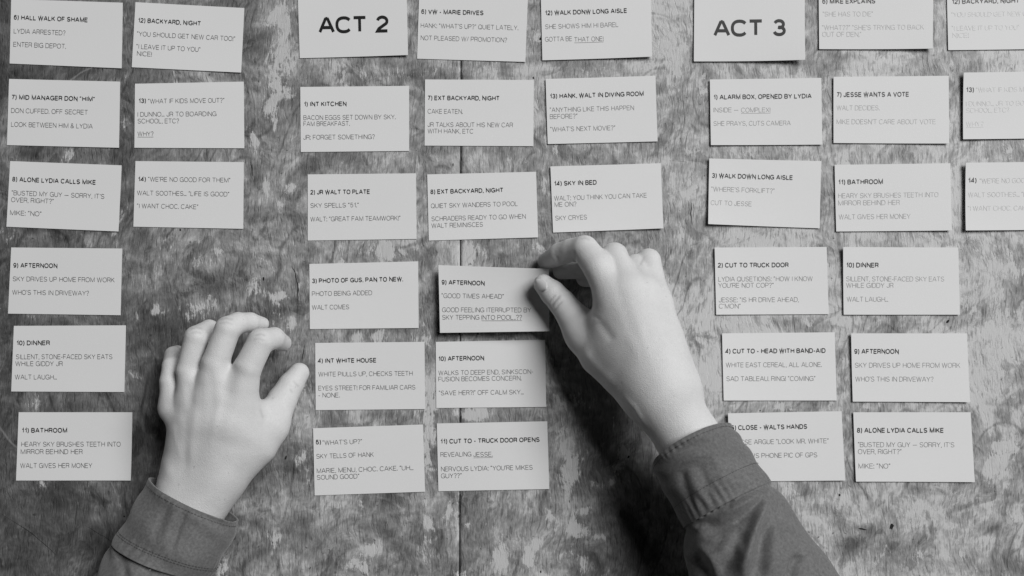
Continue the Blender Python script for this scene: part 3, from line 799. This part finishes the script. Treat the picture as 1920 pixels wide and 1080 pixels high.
def build_limb(name, palm, fingers, parent, h=0.0010, kp=0.014, kf=0.0075, grooves=(), ridges=()):
    allp = [n for ch in palm + fingers for n in ch]
    P0 = np.min([p - r for p, r in allp], 0) - 0.006
    P1 = np.max([p + r for p, r in allp], 0) + 0.006
    dim = np.ceil((P1 - P0) / h).astype(int) + 1
    ax = [P0[i] + np.arange(dim[i]) * h for i in range(3)]

    def field(chains, k):
        D = None
        for ch in chains:
            E = chain(ch)
            D = E if D is None else smin(D, E, k)
        return D

    def chain(ch):
        k = 0.0012
        D = np.full(dim, 0.05, np.float32)
        for ch in [ch]:
            for (a, ra), (b, rb) in zip(ch[:-1], ch[1:]):
                m = max(ra, rb) + 0.018
                lo = np.maximum(((np.minimum(a, b) - m - P0) / h).astype(int), 0)
                hi = np.minimum(((np.maximum(a, b) + m - P0) / h).astype(int) + 2, dim)
                s = tuple(slice(l, u) for l, u in zip(lo, hi))
                G = np.stack(np.meshgrid(*[ax[i][s[i]] for i in range(3)], indexing='ij'), -1)
                D[s] = smin(D[s], seg_dist(G, a, b, ra, rb), k)
        return D
    D = field(palm, kp)
    fs = [chain(f) for f in fingers]
    fu = fs[0]
    for f in fs[1:]:
        fu = smin(fu, f, 0.0012)
    D = smin(D, fu, kf)
    V, Fq = surface_nets(D, P0, h)
    me = bpy.data.meshes.new(name)
    me.from_pydata(V.tolist(), [], Fq.tolist())
    me.update()
    # relax the lattice a little, then finer skin relief along traced lines
    Nn = np.zeros(len(V) * 3); me.vertices.foreach_get('normal', Nn); Nn = Nn.reshape(-1, 3)
    pp = project(V)
    vis = Nn[:, 2] > -0.1
    dsp, cr = lines_field(pp, grooves, ridges)
    V = V + Nn * (dsp * np.clip(Nn[:, 2] + .3, 0, 1) * vis)[:, None]
    me.vertices.foreach_set('co', V.ravel())
    a = me.attributes.new('crease', 'FLOAT', 'POINT'); a.data.foreach_set('value', (cr * vis).astype(np.float32))
    me.shade_smooth(); me.materials.append(SKIN); me.update()
    o = bpy.data.objects.new(name, me); COL.objects.link(o); o.parent = parent
    md = o.modifiers.new('relax', 'SMOOTH'); md.factor = 0.5; md.iterations = 3
    return o


def dist_poly(pp, line):
    best = np.full(len(pp), 1e9); tt = np.zeros(len(pp))
    n = len(line) - 1
    for i, (a, b) in enumerate(zip(line[:-1], line[1:])):
        a = np.array(a, float); b = np.array(b, float); ab = b - a
        t = np.clip(((pp - a) @ ab) / (ab @ ab), 0, 1)
        d = np.linalg.norm(pp - a - t[:, None] * ab, axis=1)
        m = d < best
        best[m] = d[m]; tt[m] = (i + t[m]) / n
    return best, tt


def lines_field(pp, grooves, ridges):
    dsp = np.zeros(len(pp)); cr = np.zeros(len(pp))
    for line, depth, width in grooves:
        d, t = dist_poly(pp, line)
        g = np.exp(-(d / width) ** 2) * np.minimum(1, 5 * np.minimum(t, 1 - t))
        dsp -= g * depth * .001; cr = np.maximum(cr, g * min(1.0, depth * 1.6) * (width < 4))
    for line, height, width in ridges:
        d, t = dist_poly(pp, line)
        g = np.exp(-(d / width) ** 2) * np.minimum(1, 3 * np.minimum(t, 1 - t))
        dsp += g * height * .001
    return dsp, cr


person = empty('person', tuple(P(960, 1250, 0)))
tag(person, 'person in a dark button-cuff shirt reaching in from below, arranging cards with both hands', 'person')
person_inv = Matrix.Translation(-Vector(person.location))

# left hand, resting on bent finger tips
LP = [
 [N(262, 1110, 36, 25), N(345, 925, 34, 19), N(366, 865, 34, 17.5), N(360, 800, 40, 16.5), N(325, 766, 41, 9.6)],
 [N(345, 925, 34, 17), N(352, 865, 34, 17), N(372, 790, 42, 15), N(359, 750, 46, 10)],
 [N(300, 1110, 36, 24), N(380, 940, 34, 17), N(405, 880, 36, 19), N(408, 790, 46, 16), N(401, 716, 51, 10)],
 [N(410, 885, 34, 18), N(442, 802, 42, 18), N(453, 728, 49, 10)],
 [N(430, 780, 46, 12), N(426, 716, 47, 7.5)],
 [N(398, 780, 44, 12), N(374, 722, 44, 6.5)],
 [N(385, 935, 34, 17), N(430, 872, 32, 17), N(480, 830, 30, 17), N(507, 798, 26, 13)],
 [N(450, 830, 32, 17), N(462, 780, 36, 13)],
]
LF = [
 [N(324, 764, 40, 9.5), N(319, 716, 41, 7.8), N(322, 686, 37, 7.1), N(325, 666, 22, 6.7), N(333, 662, 8, 6.2)],
 [N(360, 750, 46, 9.5), N(350, 695, 49, 8.0), N(368, 633, 49, 8.9), N(392, 618, 31, 7.6), N(406, 622, 12, 7.0)],
 [N(398, 740, 50, 10.5), N(403, 682, 53, 10.2), N(427, 617, 53, 9.6), N(446, 606, 47, 8.2), N(469, 604, 36, 7.4), N(492, 607, 25, 5.2)],
 [N(450, 750, 48, 11), N(464, 690, 52, 10.5), N(489, 640, 50, 9.8), N(514, 634, 37, 8.2), N(531, 643, 20, 6.4)],
 [N(505, 800, 26, 13.5), N(529, 750, 18, 11.4), N(545, 722, 14, 9.8), N(561, 699, 10, 7.9)],
]
left_arm = build_limb('arm', LP, LF, person,
    grooves=[([(352, 618), (368, 613), (382, 617)], .35, 2.0), ([(354, 626), (368, 622), (380, 626)], .3, 2.0),
             ([(408, 600), (424, 596), (440, 600)], .35, 2.0), ([(406, 607), (424, 604), (440, 609)], .3, 2.0),
             ([(474, 630), (488, 626), (500, 630)], .35, 2.0), ([(472, 638), (486, 635), (500, 640)], .25, 2.0),
             ([(548, 712), (556, 722), (562, 726)], .35, 2.0), ([(542, 728), (550, 738)], .3, 2.0),
             ([(392, 690), (396, 725), (396, 770)], .5, 9), ([(352, 715), (354, 740), (356, 770)], .5, 8), ([(438, 680), (432, 710), (424, 750)], .8, 12),
             ([(338, 790), (346, 840), (350, 885)], .35, 9), ([(487, 764), (491, 776), (494, 786)], .3, 2.5)],
    ridges=[([(424, 708), (408, 770), (392, 850)], .45, 8), ([(370, 722), (366, 780), (358, 850), (356, 900)], .6, 9), ([(334, 760), (340, 800), (342, 850)], .35, 7),
            ([(458, 728), (436, 780), (410, 850)], .3, 9), ([(322, 790), (330, 830), (344, 870)], .2, 5),
            ([(312, 850), (314, 875), (318, 900)], .8, 12)])
left_arm['label'] = 'left hand resting on the table on bent finger tips'

# right hand, pinching a card between thumb and forefinger
RP = [
 [N(1450, 1150, 74, 22), N(1378, 970, 70, 22), N(1290, 822, 64, 23.5), N(1240, 738, 60, 22.3), N(1200, 660, 58, 19.5), N(1151, 558, 55, 12)],
 [N(1240, 730, 60, 21.8), N(1205, 630, 58, 19), N(1178, 547, 57, 11.5)],
 [N(1242, 728, 58, 21), N(1220, 630, 54, 18), N(1206, 552, 53, 11.5)],
 [N(1246, 724, 56, 20), N(1235, 640, 52, 15.5), N(1227, 570, 46, 11.5)],
 [N(1236, 742, 58, 21.8), N(1172, 694, 48, 20), N(1130, 662, 40, 18), N(1097, 624, 31, 14.5)],
 [N(1160, 640, 50, 17), N(1140, 602, 48, 13)],
]
RF = [
 [N(1151, 556, 55, 13), N(1122, 500, 52, 11.6), N(1096, 467, 45, 10.1), N(1072, 469, 36, 8.8), N(1050, 476, 27, 8.5), N(1024, 490, 9, 6.6)],
 [N(1177, 548, 57, 12.5), N(1152, 480, 42, 10.0), N(1098, 503, 20, 8.0), N(1052, 508, 8, 6.6)],
 [N(1205, 553, 53, 12), N(1193, 499, 35, 9.0), N(1135, 520, 16, 7.8), N(1096, 522, 8, 6.6)],
 [N(1227, 570, 46, 12), N(1216, 489, 33, 9.2), N(1172, 528, 14, 7.2), N(1140, 548, 7, 6.0)],
 [N(1097, 624, 31, 15), N(1073, 593, 29, 11.8), N(1053, 567, 27, 10.2), N(1036, 549, 25.5, 9.6), N(1019, 533, 23.5, 7.7)],
]
right_arm = build_limb('arm', RP, RF, person,
    grooves=[([(1032, 578), (1040, 566), (1052, 552)], .8, 1.8), ([(1028, 568), (1036, 560), (1042, 552)], .4, 1.6), ([(1038, 585), (1046, 574), (1056, 564)], .5, 1.6),
             ([(1041, 478), (1046, 486), (1049, 496)], .4, 2.2), ([(1076, 468), (1078, 480), (1078, 492)], .4, 2.2),
             ([(1107, 590), (1118, 594), (1126, 600)], .35, 2.5),
             ([(1200, 498), (1204, 489), (1208, 480)], .4, 2.2), ([(1164, 560), (1172, 600), (1182, 640)], .25, 9),
             ([(1084, 448), (1096, 446), (1108, 450)], .3, 2), ([(1120, 600), (1140, 625), (1150, 640)], .6, 8)],
    ridges=[([(1150, 552), (1175, 620), (1210, 700)], .3, 9), ([(1178, 543), (1200, 620), (1225, 700)], .3, 9),
            ([(1080, 640), (1120, 690), (1170, 740)], .6, 8), ([(1165, 738), (1190, 765), (1215, 810)], .8, 5)])
right_arm['label'] = 'right hand pinching the lifted card'

# thumb nail of the pinching hand
def nail(cx, cy, ux, uy, length, width, z, tiltx, tilty, parent, bulge=1.3):
    """small curved plate; ux,uy = direction to the tip in photo px"""
    l = math.hypot(ux, uy); ux, uy = ux / l, uy / l
    vx, vy = -uy, ux
    V = []; n, m = 12, 10
    for i in range(n + 1):
        s = -1 + 2 * i / n
        for j in range(m + 1):
            t = -1 + 2 * j / m
            ww = width * math.sqrt(max(0.0, 1 - max(0, abs(s) - .25) ** 2 * 1.3)) * (1 - .05 * s)
            ll = length * s * (1 - .18 * t * t)
            x = cx + ux * ll + vx * ww * t; y = cy + uy * ll + vy * ww * t
            zz = z - bulge * t * t - .45 * s * s + tiltx * s + tilty * t
            V.append(P(x, y, zz * .001))
    Fc = [(i * (m + 1) + j, i * (m + 1) + j + 1, (i + 1) * (m + 1) + j + 1, (i + 1) * (m + 1) + j) for i in range(n) for j in range(m)]
    o = mesh('fingernail', V, Fc, NAIL, parent, True)
    md = o.modifiers.new('thick', 'SOLIDIFY'); md.thickness = 0.0006; md.offset = 0
    return o


nail(1014, 534, -15, -14, 13.5, 10.5, 33.2, -2.6, 1.6, right_arm, 2.0)


# ------------------------------------------------------------------ shirt sleeves
def tube(name, secs, mat, parent, n_len=120, n_ang=128, folds=(), grooves=(), pucker=(), thick=0.0012, noise_amp=0.0006, seed=1):
    """secs: (Lx,Ly, Rx,Ry, z centre mm, z radius mm, lean px)"""
    S = np.array(secs, float)
    t = np.linspace(0, len(S) - 1, len(S)); tt = np.linspace(0, len(S) - 1, n_len)
    # Catmull-like smooth interpolation
    def ip(col):
        y = S[:, col]; m = np.gradient(y) if len(S) > 2 else np.full(len(y), y[-1] - y[0])
        i = np.minimum(tt.astype(int), len(S) - 2); f = tt - i
        h00 = 2 * f**3 - 3 * f**2 + 1; h10 = f**3 - 2 * f**2 + f; h01 = -2 * f**3 + 3 * f**2; h11 = f**3 - f**2
        return h00 * y[i] + h10 * m[i] + h01 * y[i + 1] + h11 * m[i + 1]
    Lx, Ly, Rx, Ry, zc, zr, ln = [ip(k) for k in range(7)]
    ang = np.linspace(0, 2 * np.pi, n_ang, endpoint=False)
    A, I = np.meshgrid(ang, np.arange(n_len))
    L = Pn(Lx, Ly, 0); Rr = Pn(Rx, Ry, 0)
    # silhouettes sit at the height of the axis
    L = np.stack([*(C_ + (L - C_) * ((C_[2] - zc * .001) / C_[2])[:, None]).T], 1)
    Rr = np.stack([*(C_ + (Rr - C_) * ((C_[2] - zc * .001) / C_[2])[:, None]).T], 1)
    Cn = (L + Rr) / 2; Wd = (Rr - L) / 2
    axd = np.gradient(Cn, axis=0); axd /= np.linalg.norm(axd, axis=1)[:, None]
    ca = np.cos(A)[..., None]; sa = np.sin(A)[..., None]
    ps = 2.0
    cs = np.sign(ca) * np.abs(ca) ** (2 / ps); sn = np.sign(sa) * np.abs(sa) ** (2 / ps)
    V = Cn[:, None] + Wd[:, None] * cs + np.array([0, 0, 1.0]) * (zr * .001)[:, None, None] * sn - axd[:, None] * (ln * .00042)[:, None, None] * sn
    V = V.reshape(-1, 3)
    idx = np.arange(n_len * n_ang).reshape(n_len, n_ang)
    nxt = np.roll(idx, -1, 1)
    Fq = np.stack([idx[:-1], idx[1:], nxt[1:], nxt[:-1]], -1).reshape(-1, 4)
    me = bpy.data.meshes.new(name); me.from_pydata(V.tolist(), [], Fq.tolist()); me.update()
    Nn = np.zeros(len(V) * 3); me.vertices.foreach_get('normal', Nn); Nn = Nn.reshape(-1, 3)
    out = V - np.repeat(Cn, n_ang, 0)
    if (Nn * out).sum() < 0:
        me.flip_normals(); Nn = -Nn
    pp = project(V)
    dsp, cr = lines_field(pp, grooves, folds)
    up_ = np.clip(Nn[:, 2] * 1.5 + .4, 0, 1)
    r = np.random.default_rng(seed)
    nz = np.zeros(len(V))
    for k in range(14):
        fa = r.integers(1, 9); fl = r.uniform(2, 22); ph = r.uniform(0, 6.28); am = r.uniform(.3, 1) / (1 + .25 * fa)
        nz += am * np.sin(fa * A.ravel() + fl * I.ravel() / n_len + ph)
    V = V + Nn * (dsp * up_ + nz * noise_amp)[:, None]
    for (pos, amp, wid, fr) in pucker:      # gathers along a seam at length fraction pos
        g = np.exp(-((I.ravel() / n_len - pos) / wid) ** 2)
        w = np.sin(A.ravel() * fr + 1.5 * np.sin(A.ravel() * 5.3 + seed)) * (.5 + .5 * np.sin(A.ravel() * 3.1 + 2))
        V = V + Nn * (g * w * amp * .001)[:, None]
    V[:, 2] = np.maximum(V[:, 2], 0.0012)
    me.vertices.foreach_set('co', V.ravel())
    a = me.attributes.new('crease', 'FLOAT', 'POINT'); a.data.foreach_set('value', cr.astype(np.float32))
    seg = np.linalg.norm(np.diff(Cn, axis=0), axis=1).sum() / n_len
    wv = np.stack([A.ravel() * .034, I.ravel() * seg, np.zeros(len(V))], 1)
    a = me.attributes.new('weave', 'FLOAT_VECTOR', 'POINT'); a.data.foreach_set('vector', wv.astype(np.float32).ravel())
    me.shade_smooth(); me.materials.append(mat); me.update()
    o = bpy.data.objects.new(name, me); COL.objects.link(o); o.parent = parent
    md = o.modifiers.new('cloth', 'SOLIDIFY'); md.thickness = thick; md.offset = -1
    return o, V.reshape(n_len, n_ang, 3), Nn.reshape(n_len, n_ang, 3)


def stitches(rows, parent, V, Nn):
    """dashes of thread lying along the ring at fractional row position"""
    Vs = []; Fs = []
    for fr in rows:
        i = int(fr * (len(V) - 1)); ring = V[i] + Nn[i] * 0.0004
        nrm = Nn[i]
        n = len(ring)
        acc = 0.0; j = 0; pos = []
        d = np.linalg.norm(np.roll(ring, -1, 0) - ring, axis=1); tot = np.concatenate([[0], np.cumsum(d)])
        closed = np.vstack([ring, ring[:1]]); cn = np.vstack([nrm, nrm[:1]])
        s = 0.0
        while s + .0018 < tot[-1]:
            a = np.array([np.interp(s, tot, closed[:, k]) for k in range(3)]); b = np.array([np.interp(s + .0018, tot, closed[:, k]) for k in range(3)])
            nn = np.array([np.interp(s, tot, cn[:, k]) for k in range(3)])
            if nn[2] > -.2:
                side = np.cross(b - a, nn); side /= (np.linalg.norm(side) + 1e-9); side *= .00022
                base = len(Vs)
                mid = (a + b) / 2 + nn * .00018
                Vs += [a - side, a + side, mid + side, mid - side, b + side, b - side]
                Fs += [(base, base + 1, base + 2, base + 3), (base + 3, base + 2, base + 4, base + 5)]
            s += .0026
    o = mesh('stitching', Vs, Fs, THREAD, parent); o['kind'] = 'stuff'
    return o


# right sleeve
rs_folds = [([(1380, 1000), (1392, 1040), (1380, 1090)], 2.0, 9), ([(1290, 985), (1310, 992), (1325, 985)], 1.5, 6), ([(1345, 965), (1385, 948), (1436, 922)], 2.5, 8), ([(1520, 1000), (1545, 1045), (1570, 1090)], 2.0, 7), ([(1300, 1010), (1340, 1045), (1352, 1090)], 2.5, 10), ([(1446, 912), (1428, 955), (1408, 1010), (1398, 1060), (1396, 1100)], 7.0, 10), ([(1330, 985), (1360, 970), (1420, 935)], 1.6, 9),
            ([(1300, 1000), (1330, 1010), (1350, 1012)], 1.6, 10), ([(1470, 960), (1500, 1010), (1530, 1080)], 2.4, 16), ([(1320, 1060), (1350, 1040), (1385, 1000)], 2.0, 12),
            ([(1440, 1090), (1452, 1040), (1450, 980)], 1.2, 10)]
rs_gr = [([(1448, 924), (1405, 965), (1360, 985), (1318, 1000)], 3.0, 12), ([(1434, 985), (1420, 1040), (1414, 1085)], 3.0, 8), ([(1300, 1040), (1322, 1070), (1330, 1110)], 3.0, 14), ([(1360, 925), (1366, 940), (1368, 960)], 1.2, 5), ([(1375, 985), (1400, 960), (1438, 930)], 1.6, 7), ([(1424, 1090), (1432, 1030), (1446, 970)], 3.0, 9), ([(1478, 1090), (1486, 1060), (1496, 1040)], 3.5, 10), ([(1350, 1080), (1372, 1040), (1392, 990)], 2.4, 12)]
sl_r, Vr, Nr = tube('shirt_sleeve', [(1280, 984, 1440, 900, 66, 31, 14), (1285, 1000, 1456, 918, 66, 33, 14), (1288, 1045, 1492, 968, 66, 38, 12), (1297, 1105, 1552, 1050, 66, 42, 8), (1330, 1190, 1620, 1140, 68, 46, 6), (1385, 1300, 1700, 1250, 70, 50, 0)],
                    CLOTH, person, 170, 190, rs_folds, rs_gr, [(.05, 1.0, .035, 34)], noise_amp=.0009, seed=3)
sl_r['label'] = 'right shirt sleeve with a long fold'
cf_r, Vc, Nc = tube('cuff', [(1223, 874, 1370, 797, 66, 30, 26), (1236, 900, 1388, 820, 66, 31, 24), (1252, 935, 1408, 850, 66, 32, 22), (1283, 990, 1444, 905, 66, 34, 18)],
                    CLOTH, sl_r, 110, 220, [([(1290, 870), (1300, 900), (1318, 945)], 1.1, 9), ([(1330, 840), (1350, 880), (1372, 920)], .7, 10)],
                    [([(1276, 880), (1286, 915), (1300, 955)], 1.2, 8), ([(1310, 868), (1324, 905), (1345, 945)], .8, 7)],
                    [(.09, .35, .06, 44), (.9, .55, .09, 36)], thick=.0016, noise_amp=.0005, seed=5)
stitches((.10, .80), sl_r, Vc, Nc)

# left sleeve
ls_folds = [([(236, 1040), (250, 1080), (246, 1130)], 2.2, 10), ([(330, 1085), (345, 1110)], 1.6, 8), ([(300, 1060), (312, 1100)], 1.2, 10)]
ls_gr = [([(216, 1040), (232, 1060), (236, 1090)], 2.2, 10), ([(275, 1060), (282, 1100)], 1.5, 8)]
sl_l, Vl, Nl = tube('shirt_sleeve', [(222, 1003, 392, 1078, 35, 26, 0), (212, 1020, 386, 1094, 35, 28, 0), (196, 1056, 372, 1120, 36, 31, 0), (178, 1110, 352, 1172, 38, 34, 0), (140, 1220, 322, 1280, 42, 38, 0)],
                    CLOTH, person, 130, 170, ls_folds, ls_gr, [(.05, .9, .04, 30)], noise_amp=.0008, seed=9)
sl_l['label'] = 'left shirt sleeve'
cf_l, Vd, Nd = tube('cuff', [(282, 896, 445, 979, 34, 26, 2), (264, 928, 438, 1006, 34, 27, 2), (240, 970, 420, 1040, 35, 28, 2), (214, 1014, 389, 1087, 35, 30, 2)],
                    CLOTH, sl_l, 110, 220, [([(335, 940), (318, 985), (305, 1030)], 1.6, 9), ([(400, 975), (405, 1010), (396, 1050)], .9, 9)],
                    [([(318, 935), (300, 980), (286, 1020)], 1.1, 8), ([(352, 950), (334, 990), (318, 1045)], 1.8, 6), ([(412, 975), (420, 1000)], .9, 6)],
                    [(.09, .3, .06, 44), (.85, .5, .10, 36)], thick=.0016, noise_amp=.0005, seed=11)
stitches((.10, .84, .87), sl_l, Vd, Nd)

for o in list(person.children):
    o.matrix_parent_inverse = person_inv
